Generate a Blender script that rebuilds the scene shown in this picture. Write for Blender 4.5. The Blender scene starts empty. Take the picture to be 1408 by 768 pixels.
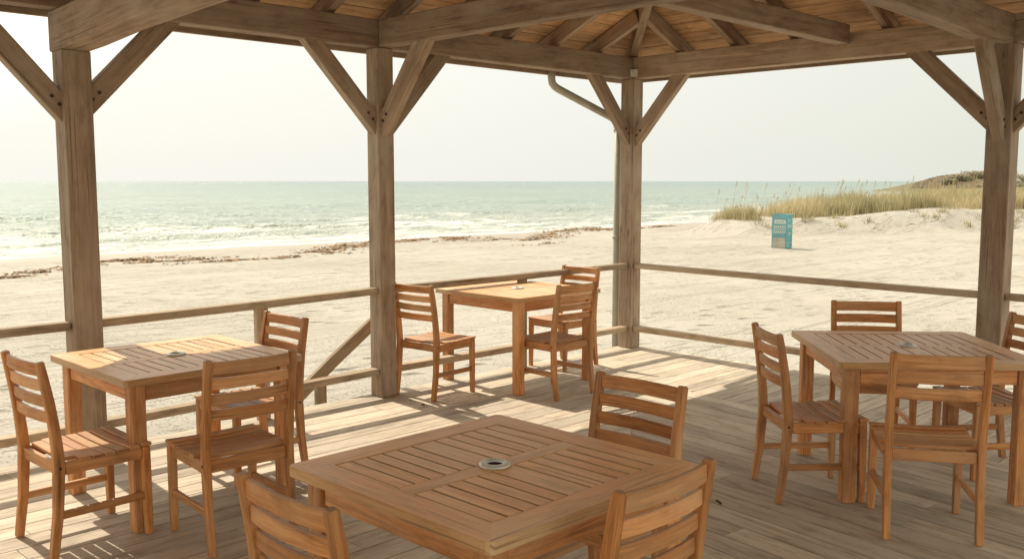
import bpy, math, random
import numpy as np
from mathutils import Vector, Matrix, noise as mn
random.seed(7)
R = math.radians
S = .70710678
scene = bpy.context.scene
COL = scene.collection
U = Vector((S, S, 0)); V = Vector((S, -S, 0)); Z = Vector((0, 0, 1))
C0 = Vector((1.18, 9.43, 0))            # corner post of the pavilion


def W(a, b, z=0.0):
    """pavilion frame (a along the sea front, b inward) -> world"""
    return C0 + U * a + V * b + Vector((0, 0, z))


def lerp(a, b, t): return a + (b - a) * t
def sst(x, a, b):
    t = min(1, max(0, (x - a) / (b - a))); return t * t * (3 - 2 * t)

# ------------------------------------------------------------------ mesh builder


class MB:
    def __init__(s):
        s.v = []; s.f = []; s.uv = []; s.t = []

    def face(s, idx, uv, tone):
        s.f.append(idx); s.uv.extend(uv); s.t.extend([tone] * len(idx))

    def sweep(s, pts, w, h, side=Z, c=.003, tone=None, uoff=None, grime=1.0):
        pts = [Vector(p) for p in pts]; n = len(pts)
        if tone is None: tone = random.uniform(.82, 1.14)
        uo = random.uniform(0, 40) if uoff is None else uoff
        vo = random.uniform(0, 40)
        ws = w if isinstance(w, (list, tuple)) else [w] * n
        hs = h if isinstance(h, (list, tuple)) else [h] * n
        tans = []
        for i in range(n):
            a = pts[max(0, i - 1)]; b = pts[min(n - 1, i + 1)]
            tans.append((b - a).normalized())
        rings = [(pts[0], tans[0], ws[0] - 2 * c, hs[0] - 2 * c, 0)]
        L = 0
        for i in range(n):
            if i: L += (pts[i] - pts[i - 1]).length
            p = pts[i]
            if i == 0: p = p + tans[0] * c
            if i == n - 1: p = p - tans[-1] * c
            rings.append((p, tans[i], ws[i], hs[i], L))
        rings.append((pts[-1], tans[-1], ws[-1] - 2 * c, hs[-1] - 2 * c, L))
        base = len(s.v)
        side = Vector(side)
        per = None
        for (p, t, ww, hh, l) in rings:
            x = (side - t * side.dot(t)).normalized(); y = t.cross(x)
            a, b = ww / 2, hh / 2
            cc = min(c, a * .45, b * .45)
            prof = [(-a + cc, -b), (a - cc, -b), (a, -b + cc), (a, b - cc), (a - cc, b), (-a + cc, b), (-a, b - cc), (-a, -b + cc)]
            for q in prof: s.v.append(p + x * q[0] + y * q[1])
            if per is None:
                per = [0]
                for k in range(8):
                    q0 = prof[k]; q1 = prof[(k + 1) % 8]
                    per.append(per[-1] + math.dist(q0, q1))
        nr = len(rings)
        for i in range(nr - 1):
            for k in range(8):
                k2 = (k + 1) % 8
                a = base + i * 8; b = base + (i + 1) * 8
                u0 = uo + rings[i][4]; u1 = uo + rings[i + 1][4]
                v0 = vo + per[k]; v1 = vo + per[k + 1]
                s.face([a + k, a + k2, b + k2, b + k], [(u0, v0), (u0, v1), (u1, v1), (u1, v0)], tone * (grime if k in (2, 6) else 1))  # the two side faces can be darkened as painted shade
        for base2, rev in ((base, True), (base + (nr - 1) * 8, False)):
            idx = [base2 + k for k in range(8)]
            if rev: idx = idx[::-1]
            c0 = sum((s.v[i] for i in idx), Vector()) / 8
            uv = [(uo + (s.v[i] - c0).x * .3 + (s.v[i] - c0).y * .3, vo + (s.v[i] - c0).z * .5) for i in idx]
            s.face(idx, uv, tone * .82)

    def box(s, cen, d, rot=0.0, c=.003, tone=None):
        """box, grain along its longest axis; rot about z"""
        cen = Vector(cen); m = Matrix.Rotation(rot, 3, 'Z')
        k = max(range(3), key=lambda i: d[i])
        ax = [m @ Vector((1, 0, 0)), m @ Vector((0, 1, 0)), Z.copy()]
        t = ax[k]; o = [i for i in range(3) if i != k]
        # side vector = ax[o[0]]
        s.sweep([cen - t * d[k] / 2, cen + t * d[k] / 2], d[o[0]], d[o[1]], ax[o[0]], c, tone)

    def prism(s, poly, dirn, top, thick, tone=None, tz=None, uoff=None):
        """convex polygon given in xy; top may be a function of (x,y)"""
        if tone is None: tone = random.uniform(.8, 1.15)
        f = top if callable(top) else (lambda x, y: top)
        n = len(poly); b = len(s.v)
        for (x, y) in poly: s.v.append(Vector((x, y, f(x, y))))
        for (x, y) in poly: s.v.append(Vector((x, y, f(x, y) - thick)))
        d = Vector((dirn[0], dirn[1])).normalized(); e = Vector((-d.y, d.x))
        uo, vo = (random.uniform(0, 40), random.uniform(0, 40)) if uoff is None else uoff
        uv = [(Vector(p).dot(d) + uo, Vector(p).dot(e) + vo) for p in poly]
        s.face([b + i for i in range(n)], uv, tone)
        s.face([b + n + i for i in reversed(range(n))], uv[::-1], tone)
        for i in range(n):
            j = (i + 1) % n
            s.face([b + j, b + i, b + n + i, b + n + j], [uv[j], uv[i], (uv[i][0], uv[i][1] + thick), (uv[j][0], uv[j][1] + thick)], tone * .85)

    def tube(s, pts, r, n=14, tone=1.0, cap=True):
        pts = [Vector(p) for p in pts]; m = len(pts); b = len(s.v)
        rs = r if isinstance(r, (list, tuple)) else [r] * m
        x = None
        for i in range(m):
            t = (pts[min(m - 1, i + 1)] - pts[max(0, i - 1)]).normalized()
            if x is None: x = t.orthogonal().normalized()
            x = (x - t * x.dot(t)).normalized(); y = t.cross(x)
            for k in range(n):
                an = 2 * math.pi * k / n
                s.v.append(pts[i] + (x * math.cos(an) + y * math.sin(an)) * rs[i])
        for i in range(m - 1):
            for k in range(n):
                k2 = (k + 1) % n
                s.face([b + i * n + k, b + i * n + k2, b + (i + 1) * n + k2, b + (i + 1) * n + k],
                       [(i * .1, k * .02), (i * .1, k * .02 + .02), (i * .1 + .1, k * .02 + .02), (i * .1 + .1, k * .02)], tone)
        if cap:
            s.face([b + k for k in reversed(range(n))], [(0, 0)] * n, tone)
            s.face([b + (m - 1) * n + k for k in range(n)], [(0, 0)] * n, tone)

    def lathe(s, cen, prof, n=28, tone=1.0):
        cen = Vector(cen); b = len(s.v); m = len(prof)
        for (r, z) in prof:
            for k in range(n):
                an = 2 * math.pi * k / n
                s.v.append(cen + Vector((r * math.cos(an), r * math.sin(an), z)))
        for i in range(m - 1):
            for k in range(n):
                k2 = (k + 1) % n
                s.face([b + i * n + k, b + i * n + k2, b + (i + 1) * n + k2, b + (i + 1) * n + k], [(0, 0)] * 4, tone)

    def build(s, name, mat, parent=None, smooth=False):
        me = bpy.data.meshes.new(name)
        me.from_pydata([tuple(v) for v in s.v], [], s.f)
        uvl = me.uv_layers.new(name='UVMap')
        uvl.data.foreach_set('uv', np.array(s.uv, dtype=np.float32).ravel())
        at = me.attributes.new('tone', 'FLOAT', 'CORNER')
        at.data.foreach_set('value', np.array(s.t, dtype=np.float32))
        if smooth: me.polygons.foreach_set('use_smooth', [True] * len(me.polygons))
        me.materials.append(mat); me.update()
        o = bpy.data.objects.new(name, me); COL.objects.link(o)
        if parent: o.parent = parent
        return o


def tag(o, label=None, cat=None, group=None, kind=None):
    if label: o['label'] = label
    if cat: o['category'] = cat
    if group: o['group'] = group
    if kind: o['kind'] = kind
    return o


def empty(name, loc=(0, 0, 0), rz=0.0):
    o = bpy.data.objects.new(name, None); COL.objects.link(o)
    o.location = loc; o.rotation_euler = (0, 0, rz); o.empty_display_size = .2
    return o


def copy_tree(o, parent=None):
    c = o.copy(); COL.objects.link(c); c.parent = parent
    for ch in o.children: copy_tree(ch, c)
    return c


def clip(poly, n, d):
    """keep the side where dot(p,n) <= d"""
    out = []
    for i in range(len(poly)):
        p = poly[i]; q = poly[(i + 1) % len(poly)]
        a = p[0] * n[0] + p[1] * n[1] - d; b = q[0] * n[0] + q[1] * n[1] - d
        if a <= 0: out.append(p)
        if (a < 0 < b) or (b < 0 < a):
            t = a / (a - b); out.append((lerp(p[0], q[0], t), lerp(p[1], q[1], t)))
    return out

# ------------------------------------------------------------------ materials


class NT:
    def __init__(s, name):
        s.m = bpy.data.materials.new(name); s.m.use_nodes = True
        s.t = s.m.node_tree; s.t.nodes.clear()
        s.out = s.n('ShaderNodeOutputMaterial'); s.b = s.n('ShaderNodeBsdfPrincipled')
        s.l(s.b.outputs[0], s.out.inputs[0])

    def n(s, k, **kw):
        x = s.t.nodes.new(k)
        for a, v in kw.items(): setattr(x, a, v)
        return x

    def l(s, a, b): s.t.links.new(a, b)

    def set(s, node, key, val):
        if hasattr(val, 'is_linked'): s.l(val, node.inputs[key])
        else: node.inputs[key].default_value = val

    def noise(s, vec, scale, detail=4, rough=.55, dist=0):
        x = s.n('ShaderNodeTexNoise'); s.l(vec, x.inputs['Vector'])
        x.inputs['Scale'].default_value = scale; x.inputs['Detail'].default_value = detail
        x.inputs['Roughness'].default_value = rough; x.inputs['Distortion'].default_value = dist
        return x.outputs['Fac']

    def mapv(s, vec, sc, rot=(0, 0, 0)):
        x = s.n('ShaderNodeMapping'); s.l(vec, x.inputs[0])
        x.inputs['Rotation'].default_value = rot; x.inputs['Scale'].default_value = sc
        return x.outputs[0]

    def ramp(s, fac, stops, interp='LINEAR'):
        x = s.n('ShaderNodeValToRGB'); s.l(fac, x.inputs[0]); e = x.color_ramp.elements
        x.color_ramp.interpolation = interp
        while len(e) < len(stops): e.new(.5)
        for i, (p, c) in enumerate(stops):
            e[i].position = p; e[i].color = (c[0], c[1], c[2], 1) if len(c) == 3 else c
        return x.outputs[0]

    def g(s, fac, a, b):            # scalar remap clamp
        x = s.n('ShaderNodeMapRange'); s.l(fac, x.inputs[0])
        x.inputs[1].default_value = a; x.inputs[2].default_value = b
        return x.outputs[0]

    def mix(s, f, a, b, mode='MIX'):
        x = s.n('ShaderNodeMix', data_type='RGBA', blend_type=mode)
        s.set(x, 0, f)
        for k, v in ((6, a), (7, b)):
            if isinstance(v, tuple): x.inputs[k].default_value = v if len(v) == 4 else (*v, 1)
            else: s.l(v, x.inputs[k])
        return x.outputs[2]

    def math(s, op, a, b=0.0, c=None):
        x = s.n('ShaderNodeMath', operation=op)
        s.set(x, 0, a); s.set(x, 1, b)
        if c is not None: s.set(x, 2, c)
        return x.outputs[0]

    def bump(s, h, strength, dist=.01, prev=None):
        x = s.n('ShaderNodeBump'); s.l(h, x.inputs['Height'])
        x.inputs['Strength'].default_value = strength; x.inputs['Distance'].default_value = dist
        if prev: s.l(prev, x.inputs['Normal'])
        return x.outputs[0]


def wood(name, dark, base, light, grey=None, greyamt=.5, rough=.6, spec=.3, gscale=1.0, bstr=.35, knots=0.0, topgrey=None, blot=.9):
    t = NT(name)
    uv = t.n('ShaderNodeUVMap', uv_map='UVMap').outputs[0]
    oi = t.n('ShaderNodeObjectInfo').outputs['Random']
    tc = t.n('ShaderNodeTexCoord')
    geo = t.n('ShaderNodeNewGeometry')
    att = t.n('ShaderNodeAttribute', attribute_name='tone').outputs['Fac']
    offs = t.n('ShaderNodeCombineXYZ'); t.l(t.math('MULTIPLY', oi, 31.0), offs.inputs[2])
    ad = t.n('ShaderNodeVectorMath', operation='ADD'); t.l(uv, ad.inputs[0]); t.l(offs.outputs[0], ad.inputs[1])
    q = ad.outputs[0]
    g1 = t.noise(t.mapv(q, (1.3 * gscale, 24 * gscale, 1)), 1.6, 5, .6, .9)
    g2 = t.noise(t.mapv(q, (5 * gscale, 150 * gscale, 1)), 1.5, 3, .6, .2)
    col = t.ramp(t.math('ADD', t.math('MULTIPLY', g1, .75), t.math('MULTIPLY', g2, .25)), [(.32, dark), (.5, base), (.68, light)])
    bl = t.noise(t.mapv(q, (1.0, 3.5, 1)), 1.5, 4, .6)
    if grey:
        col = t.mix(t.math('MULTIPLY', t.g(bl, .42, .7), greyamt), col, grey)
    # blotches
    bl2 = t.noise(t.mapv(q, (2.2, 6, 1)), 2.2, 5, .65)
    col = t.mix(blot, col, t.ramp(bl2, [(.28, (.66, .63, .60)), (.48, (1, 1, 1)), (.75, (1.14, 1.14, 1.12))]), 'MULTIPLY')
    if knots:
        vo = t.n('ShaderNodeTexVoronoi'); t.l(t.mapv(q, (2.0, 6.5, 1)), vo.inputs['Vector']); vo.inputs['Scale'].default_value = .85
        k = t.g(vo.outputs['Distance'], .11, .02)
        col = t.mix(t.math('MULTIPLY', k, knots), col, (dark[0] * .4, dark[1] * .38, dark[2] * .36))
    # fine cracks along the grain
    cr = t.noise(t.mapv(q, (.9, 60, 1)), 1.3, 2, .5, .3)
    ck = t.g(cr, .335, .29)
    col = t.mix(t.math('MULTIPLY', ck, .55), col, (dark[0] * .45, dark[1] * .42, dark[2] * .4))
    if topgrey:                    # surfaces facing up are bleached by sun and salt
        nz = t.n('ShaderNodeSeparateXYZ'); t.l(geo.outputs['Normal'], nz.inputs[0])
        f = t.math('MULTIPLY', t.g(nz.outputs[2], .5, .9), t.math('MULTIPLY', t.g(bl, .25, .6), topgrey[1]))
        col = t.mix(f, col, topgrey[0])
    tv = t.math('MULTIPLY', att, t.math('ADD', t.math('MULTIPLY', oi, .22), .89))
    cx = t.n('ShaderNodeCombineColor')
    for i in range(3): t.l(tv, cx.inputs[i])
    col = t.mix(1.0, col, cx.outputs[0], 'MULTIPLY')
    t.l(col, t.b.inputs['Base Color'])
    t.b.inputs['Roughness'].default_value = rough
    t.l(t.g(g1, -.6, 1.2), t.b.inputs['Roughness']) if False else None
    t.b.inputs['Specular IOR Level'].default_value = spec
    hgt = t.math('SUBTRACT', t.math('ADD', t.math('MULTIPLY', g1, .5), t.math('MULTIPLY', g2, .35)), t.math('MULTIPLY', ck, .5))
    t.l(t.bump(hgt, bstr, .004), t.b.inputs['Normal'])
    return t.m


M = {}
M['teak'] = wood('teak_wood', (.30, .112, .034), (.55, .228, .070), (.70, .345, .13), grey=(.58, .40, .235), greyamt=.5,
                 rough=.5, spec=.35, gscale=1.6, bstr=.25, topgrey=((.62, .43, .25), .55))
M['teak_top'] = wood('teak_tabletop_wood', (.57, .275, .105), (.78, .435, .185), (.86, .55, .28), grey=(.84, .61, .36), greyamt=.65,
                     rough=.42, spec=.45, gscale=1.5, bstr=.2, blot=.5)
M['groove'] = wood('dark_groove_wood', (.012, .006, .003), (.02, .01, .005), (.03, .015, .008), rough=.8, spec=.1)  # near-black colour that paints the shade between table slats
M['timber'] = wood('weathered_timber', (.215, .148, .10), (.35, .25, .172), (.47, .35, .245), grey=(.44, .37, .285), greyamt=.75,
                   rough=.75, spec=.2, gscale=.8, bstr=.5, knots=.75)
M['rail'] = wood('grey_rail_timber', (.25, .18, .11), (.40, .295, .19), (.52, .40, .27), grey=(.50, .42, .31), greyamt=.7,
                 rough=.8, spec=.15, gscale=.9, bstr=.5, knots=.5)
M['deckw'] = wood('deck_board_wood', (.35, .285, .21), (.54, .455, .35), (.66, .57, .45), grey=(.60, .54, .44), greyamt=.75,
                  rough=.75, spec=.2, gscale=.75, bstr=.5, knots=.5)
t_ = M['deckw'].node_tree
def drift():
    nt_ = t_; pb_ = [n for n in nt_.nodes if n.type == 'BSDF_PRINCIPLED'][0]
    src = pb_.inputs['Base Color'].links[0].from_socket
    ge = nt_.nodes.new('ShaderNodeNewGeometry'); nz = nt_.nodes.new('ShaderNodeTexNoise'); nt_.links.new(ge.outputs['Position'], nz.inputs['Vector'])
    nz.inputs['Scale'].default_value = 1.7; nz.inputs['Detail'].default_value = 9; nz.inputs['Roughness'].default_value = .72
    mr = nt_.nodes.new('ShaderNodeMapRange'); nt_.links.new(nz.outputs['Fac'], mr.inputs[0]); mr.inputs[1].default_value = .54; mr.inputs[2].default_value = .70; mr.inputs[4].default_value = .55
    mx_ = nt_.nodes.new('ShaderNodeMix'); mx_.data_type = 'RGBA'; nt_.links.new(mr.outputs[0], mx_.inputs[0]); nt_.links.new(src, mx_.inputs[6]); mx_.inputs[7].default_value = (.60, .53, .42, 1)
    nt_.links.new(mx_.outputs[2], pb_.inputs['Base Color'])
drift()
M['sheath'] = wood('roof_sheathing_wood', (.36, .20, .095), (.56, .34, .18), (.68, .44, .25), grey=(.54, .36, .21), greyamt=.35,
                   rough=.7, spec=.2, gscale=.8, bstr=.3, knots=.6)


def plain(name, col, rough=.6, spec=.4, metal=0.0, var=.12, scale=8):
    t = NT(name); tc = t.n('ShaderNodeTexCoord')
    n = t.noise(tc.outputs['Object'], scale, 5, .6)
    c = t.mix(1.0, (*col, 1), t.ramp(n, [(.3, (1 - var,) * 3), (.7, (1 + var,) * 3)]), 'MULTIPLY')
    t.l(c, t.b.inputs['Base Color']); t.b.inputs['Roughness'].default_value = rough
    t.b.inputs['Specular IOR Level'].default_value = spec; t.b.inputs['Metallic'].default_value = metal
    t.l(t.bump(n, .15, .003), t.b.inputs['Normal'])
    return t.m


M['pipe'] = plain('painted_pipe', (.42, .41, .34), .45, .4)
M['ringm'] = plain('zinc_ring', (.66, .65, .58), .4, .6, .25, .2, 30)
M['black'] = plain('dark_hole', (.03, .025, .02), .8, .1)
M['bolt'] = plain('dark_bolt', (.06, .035, .02), .6, .3)
M['teal'] = plain('teal_paint', (.15, .33, .35), .55, .3, 0, .18, 3)
M['teal2'] = plain('teal_side_paint', (.085, .29, .31), .55, .3, 0, .25, 3)
M['whitep'] = plain('pale_lettering', (.62, .62, .54), .6, .2)
M['greyp'] = plain('grey_weathered_panel', (.40, .37, .31), .7, .2, 0, .25, 4)
M['roofc'] = plain('shingle_roof', (.12, .11, .10), .9, .1, 0, .3, 6)
M['leafm'] = plain('dead_leaf', (.10, .06, .03), .8, .1)
M['wrack'] = plain('seaweed', (.30, .205, .125), .95, .1, 0, .5, 2)
M['wallh'] = plain('far_house_wall', (.55, .48, .38), .8, .1)
M['roofh'] = plain('far_house_roof', (.27, .23, .19), .8, .1)
M['winh'] = plain('far_window', (.14, .16, .16), .3, .5)
M['trunk'] = plain('bark', (.20, .15, .10), .9, .1)


def grassmat(name, c1, c2, c3):
    t = NT(name); tc = t.n('ShaderNodeTexCoord')
    att = t.n('ShaderNodeAttribute', attribute_name='tone').outputs['Fac']
    n = t.noise(tc.outputs['Object'], .7, 3, .6)
    f = t.math('ADD', t.math('MULTIPLY', n, .5), t.math('MULTIPLY', att, .5))
    t.l(t.ramp(f, [(.3, c1), (.5, c2), (.72, c3)]), t.b.inputs['Base Color'])
    t.b.inputs['Roughness'].default_value = .8; t.b.inputs['Specular IOR Level'].default_value = .1
    tr = t.n('ShaderNodeBsdfTranslucent'); mx = t.n('ShaderNodeMixShader'); mx.inputs[0].default_value = .3
    t.l(t.ramp(f, [(.3, c1), (.5, c2), (.72, c3)]), tr.inputs[0])
    t.l(t.b.outputs[0], mx.inputs[1]); t.l(tr.outputs[0], mx.inputs[2]); t.l(mx.outputs[0], t.out.inputs[0])
    return t.m


M['grass'] = grassmat('dune_grass_blades', (.21, .205, .11), (.46, .39, .215), (.68, .57, .37))
M['oat'] = grassmat('sea_oat_heads', (.30, .22, .11), (.42, .32, .17), (.5, .4, .24))
M['crown'] = grassmat('far_tree_leaves', (.20, .20, .13), (.30, .27, .18), (.42, .35, .25))  # leaf colours pale and flat, with distance haze mixed in
M['scrub'] = grassmat('far_scrub', (.25, .23, .15), (.33, .28, .19), (.44, .33, .24))  # haze painted into the scrub colours, lighter and low in contrast

# sand ---------------------------------------------------------------
t = NT('beach_sand'); geo = t.n('ShaderNodeNewGeometry'); P = geo.outputs['Position']
loc = t.mapv(P, (1, 1, 1), (0, 0, R(-45)))      # x along the shore, y toward the sea
sx = t.n('ShaderNodeSeparateXYZ'); t.l(loc, sx.inputs[0])
big = t.noise(P, .12, 5, .6)
fine = t.noise(P, 9, 6, .7)
col = t.ramp(t.math('ADD', t.math('MULTIPLY', big, .6), t.math('MULTIPLY', fine, .4)),
             [(.35, (.345, .313, .26)), (.5, (.415, .38, .323)), (.66, (.47, .435, .378))])
# wet sand toward the water
off = (C0.dot(V))
yb = t.math('SUBTRACT', t.math('MULTIPLY', sx.outputs[1], 1.0), -off)       # = -b
wob = t.noise(t.mapv(loc, (.06, .2, 1)), 1, 4, .6)
wy = t.math('ADD', yb, t.math('MULTIPLY', t.math('SUBTRACT', wob, .5), 6.0))
wet = t.g(wy, 27.0, 32.0)
col = t.mix(wet, col, (.36, .32, .265))
# prints and dimples
ft = t.n('ShaderNodeTexVoronoi', feature='SMOOTH_F1'); t.l(t.mapv(P, (2.1, 3.0, 1)), ft.inputs['Vector']); ft.inputs['Scale'].default_value = 1.0
ft.inputs['Smoothness'].default_value = .3; ft.inputs['Randomness'].default_value = 1
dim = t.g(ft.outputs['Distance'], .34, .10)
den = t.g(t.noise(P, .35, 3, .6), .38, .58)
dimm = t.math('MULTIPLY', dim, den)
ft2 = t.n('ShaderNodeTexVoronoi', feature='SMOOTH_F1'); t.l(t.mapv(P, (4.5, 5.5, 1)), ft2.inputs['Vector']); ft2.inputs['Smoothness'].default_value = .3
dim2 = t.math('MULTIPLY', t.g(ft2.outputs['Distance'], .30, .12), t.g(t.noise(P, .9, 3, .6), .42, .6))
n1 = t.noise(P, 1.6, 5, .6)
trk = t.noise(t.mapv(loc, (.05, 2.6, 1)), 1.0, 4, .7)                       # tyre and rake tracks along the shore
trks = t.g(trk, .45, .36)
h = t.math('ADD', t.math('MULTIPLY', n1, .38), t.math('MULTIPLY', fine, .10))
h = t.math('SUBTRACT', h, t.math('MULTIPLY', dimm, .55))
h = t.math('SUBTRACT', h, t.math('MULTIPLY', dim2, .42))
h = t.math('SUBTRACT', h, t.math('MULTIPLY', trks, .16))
col = t.mix(t.math('MULTIPLY', t.math('ADD', t.math('MULTIPLY', trks, .6), dim2), .2), col, (.27, .225, .165))  # dimples and tracks darkened in colour, painting the shade inside them
dry = t.math('SUBTRACT', 1.0, t.math('MULTIPLY', wet, .9))
bp = t.n('ShaderNodeBump'); t.l(t.math('MULTIPLY', h, dry), bp.inputs['Height']); bp.inputs['Distance'].default_value = .25; bp.inputs['Strength'].default_value = .8
t.l(bp.outputs[0], t.b.inputs['Normal'])
col = t.mix(t.math('MULTIPLY', t.math('MULTIPLY', dimm, dry), .35), col, (.26, .215, .16))  # larger prints get painted shade as well as the bump
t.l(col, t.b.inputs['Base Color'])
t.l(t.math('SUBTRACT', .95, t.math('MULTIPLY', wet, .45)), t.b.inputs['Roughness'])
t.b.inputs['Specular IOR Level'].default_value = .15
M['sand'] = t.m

# sea ----------------------------------------------------------------
t = NT('sea_water'); geo = t.n('ShaderNodeNewGeometry'); P = geo.outputs['Position']
loc = t.mapv(P, (1, 1, 1), (0, 0, R(-45)))
sx = t.n('ShaderNodeSeparateXYZ'); t.l(loc, sx.inputs[0])
yb = t.math('ADD', sx.outputs[1], off)
foam = t.n('ShaderNodeAttribute', attribute_name='foam').outputs['Fac']
cmix = t.noise(t.mapv(loc, (.012, .05, 1)), 1, 4, .6)
col = t.ramp(t.g(yb, 30, 900), [(0, (.37, .39, .32)), (.06, (.255, .325, .275)), (.35, (.195, .275, .25)), (1, (.17, .235, .225))])
col = t.mix(t.math('MULTIPLY', t.g(cmix, .4, .7), .35), col, (.28, .35, .30))
st1 = t.noise(t.mapv(loc, (.22, 1.0, 1)), 1.0, 6, .7, .4)
st2 = t.noise(t.mapv(loc, (.045, .16, 1)), 1.0, 6, .7, .4)
col = t.mix(1.0, col, t.ramp(t.math('ADD', t.math('MULTIPLY', st1, .55), t.math('MULTIPLY', st2, .45)), [(.38, (.74, .80, .78)), (.5, (1, 1, 1)), (.62, (1.22, 1.18, 1.14))]), 'MULTIPLY')  # light and dark sides of ripples painted into the water colour
fn = t.noise(t.mapv(loc, (.22, .62, 1)), 1.2, 7, .75, .6)
fn2 = t.noise(t.mapv(loc, (.05, .24, 1)), 1.2, 5, .65, .5)
ff = t.g(t.math('ADD', foam, t.math('MULTIPLY', t.math('SUBTRACT', t.math('ADD', t.math('MULTIPLY', fn, .6), t.math('MULTIPLY', fn2, .5)), .55), 3.4)), .40, .80)
ff = t.math('MULTIPLY', ff, t.g(foam, .0, .12))
col = t.mix(ff, col, (.70, .70, .645))
t.l(col, t.b.inputs['Base Color'])
t.l(t.math('ADD', .24, t.math('MULTIPLY', ff, .5)), t.b.inputs['Roughness'])
t.b.inputs['IOR'].default_value = 1.33; t.b.inputs['Specular IOR Level'].default_value = .55
w1 = t.noise(t.mapv(loc, (.9, 1.1, 1)), 1.0, 4, .6, .3)
w2 = t.noise(t.mapv(loc, (.10, .28, 1)), 1.0, 5, .6, .3)
b1 = t.bump(w1, 1.0, 1.1)
b2 = t.bump(w2, .9, 1.3, b1)
t.l(b2, t.b.inputs['Normal'])
M['sea'] = t.m

# ------------------------------------------------------------------ world, sun, camera
SUN_EL = R(51); SUN_AZ = R(-41)      # azimuth of the sun from +Y, toward -X
w = bpy.data.worlds.new('World'); scene.world = w; w.use_nodes = True
nt = w.node_tree; nt.nodes.clear()
wo = nt.nodes.new('ShaderNodeOutputWorld')
sky = nt.nodes.new('ShaderNodeTexSky'); sky.sky_type = 'NISHITA'; sky.sun_disc = False
sky.sun_elevation = SUN_EL; sky.sun_rotation = SUN_AZ; sky.dust_density = 6; sky.air_density = 1.2; sky.ozone_density = .6
bg1 = nt.nodes.new('ShaderNodeBackground'); bg1.inputs[1].default_value = .10
nt.links.new(sky.outputs[0], bg1.inputs[0])
tc = nt.nodes.new('ShaderNodeTexCoord')
dp = nt.nodes.new('ShaderNodeVectorMath'); dp.operation = 'DOT_PRODUCT'
nt.links.new(tc.outputs['Generated'], dp.inputs[0]); dp.inputs[1].default_value = (math.sin(SUN_AZ) * .86, math.cos(SUN_AZ) * .86, .5)
rp = nt.nodes.new('ShaderNodeValToRGB'); nt.links.new(dp.outputs['Value'], rp.inputs[0])
e = rp.color_ramp.elements
e[0].position = 0.0; e[0].color = (1.75, 1.68, 1.42, 1)
e[1].position = 1.0; e[1].color = (3.4, 3.1, 2.5, 1)
k = e.new(.24); k.color = (.87, .885, .78, 1)
k = e.new(.42); k.color = (.95, .96, .86, 1)
k = e.new(.66); k.color = (1.03, 1.03, .945, 1)
k = e.new(.86); k.color = (1.12, 1.10, 1.0, 1)
k = e.new(.94); k.color = (1.9, 1.8, 1.55, 1)
bg2 = nt.nodes.new('ShaderNodeBackground'); nt.links.new(rp.outputs[0], bg2.inputs[0]); bg2.inputs[1].default_value = 1.0
mx = nt.nodes.new('ShaderNodeMixShader'); mx.inputs[0].default_value = .86
nt.links.new(bg1.outputs[0], mx.inputs[1]); nt.links.new(bg2.outputs[0], mx.inputs[2]); nt.links.new(mx.outputs[0], wo.inputs[0])

sl = bpy.data.lights.new('sun', 'SUN'); sl.energy = 4.6; sl.angle = R(.6); sl.color = (1, .90, .74)
so = bpy.data.objects.new('sun', sl); COL.objects.link(so)
sd = Vector((math.sin(SUN_AZ) * math.cos(SUN_EL), math.cos(SUN_AZ) * math.cos(SUN_EL), math.sin(SUN_EL)))
so.rotation_euler = sd.to_track_quat('Z', 'Y').to_euler()
cam = bpy.data.cameras.new('camera'); co = bpy.data.objects.new('camera', cam); COL.objects.link(co)
cam.sensor_width = 36; cam.lens = 36 * 1300 / 1408; cam.clip_end = 60000; cam.clip_start = .05
co.location = (0, 0, 1.66); co.rotation_euler = (R(90) - math.atan(135 / 1300), 0, 0)
scene.camera = co
scene.view_settings.view_transform = 'Standard'; scene.view_settings.look = 'None'; scene.view_settings.exposure = 0
scene.render.resolution_x = 1024; scene.render.resolution_y = 558

# ------------------------------------------------------------------ terrain and sea
SEA = -1.3


def ab(x, y):
    dx, dy = x - C0.x, y - C0.y
    return dx * S + dy * S, dx * S - dy * S


def fbm(x, y, sc, o=4, seed=0.0):
    return mn.fractal(Vector((x * sc, y * sc, seed)), 1.0, 2.0, o)


def ground(x, y):
    a, b = ab(x, y)
    wob = fbm(a, 0, .05, 3, 3.1) * 1.2
    bb = b + wob
    z = -.55
    z -= .75 * min(1, max(0, (-bb - 12) / 21.0))
    z -= 1.6 * sst(-bb, 32, 60)
    z += .05 * fbm(x, y, .35, 4, 1.0) * sst(bb, -30, -22)
    # low dune behind the bin
    front = 40.6 + 1.3 * fbm(x, 0, .22, 3, 5.0)
    m = sst(y, front, front + 3.2 + fbm(x, 0, .5, 2, 8) * 1.0) * sst(b + wob * .3, -23.5, -19.0) * sst(x, 7.6, 10.5)
    hgt = .72 + .25 * sst(x, 12, 26) + .28 * sst(y, 46, 62) + .22 * fbm(x, y, .18, 4, 9.0)
    z += m * hgt
    z += m * (1 - m) * 4 * .22 * fbm(x, y, 1.3, 4, 2.0)
    return z


def axis(lo, hi, step, grow, c_lo, c_hi):
    v = list(np.arange(c_lo, c_hi + 1e-6, step))
    s_ = step; x = c_hi
    while x < hi: s_ *= grow; x += s_; v.append(x)
    s_ = step; x = c_lo
    while x > lo: s_ *= grow; x -= s_; v.insert(0, x)
    return v


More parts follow.
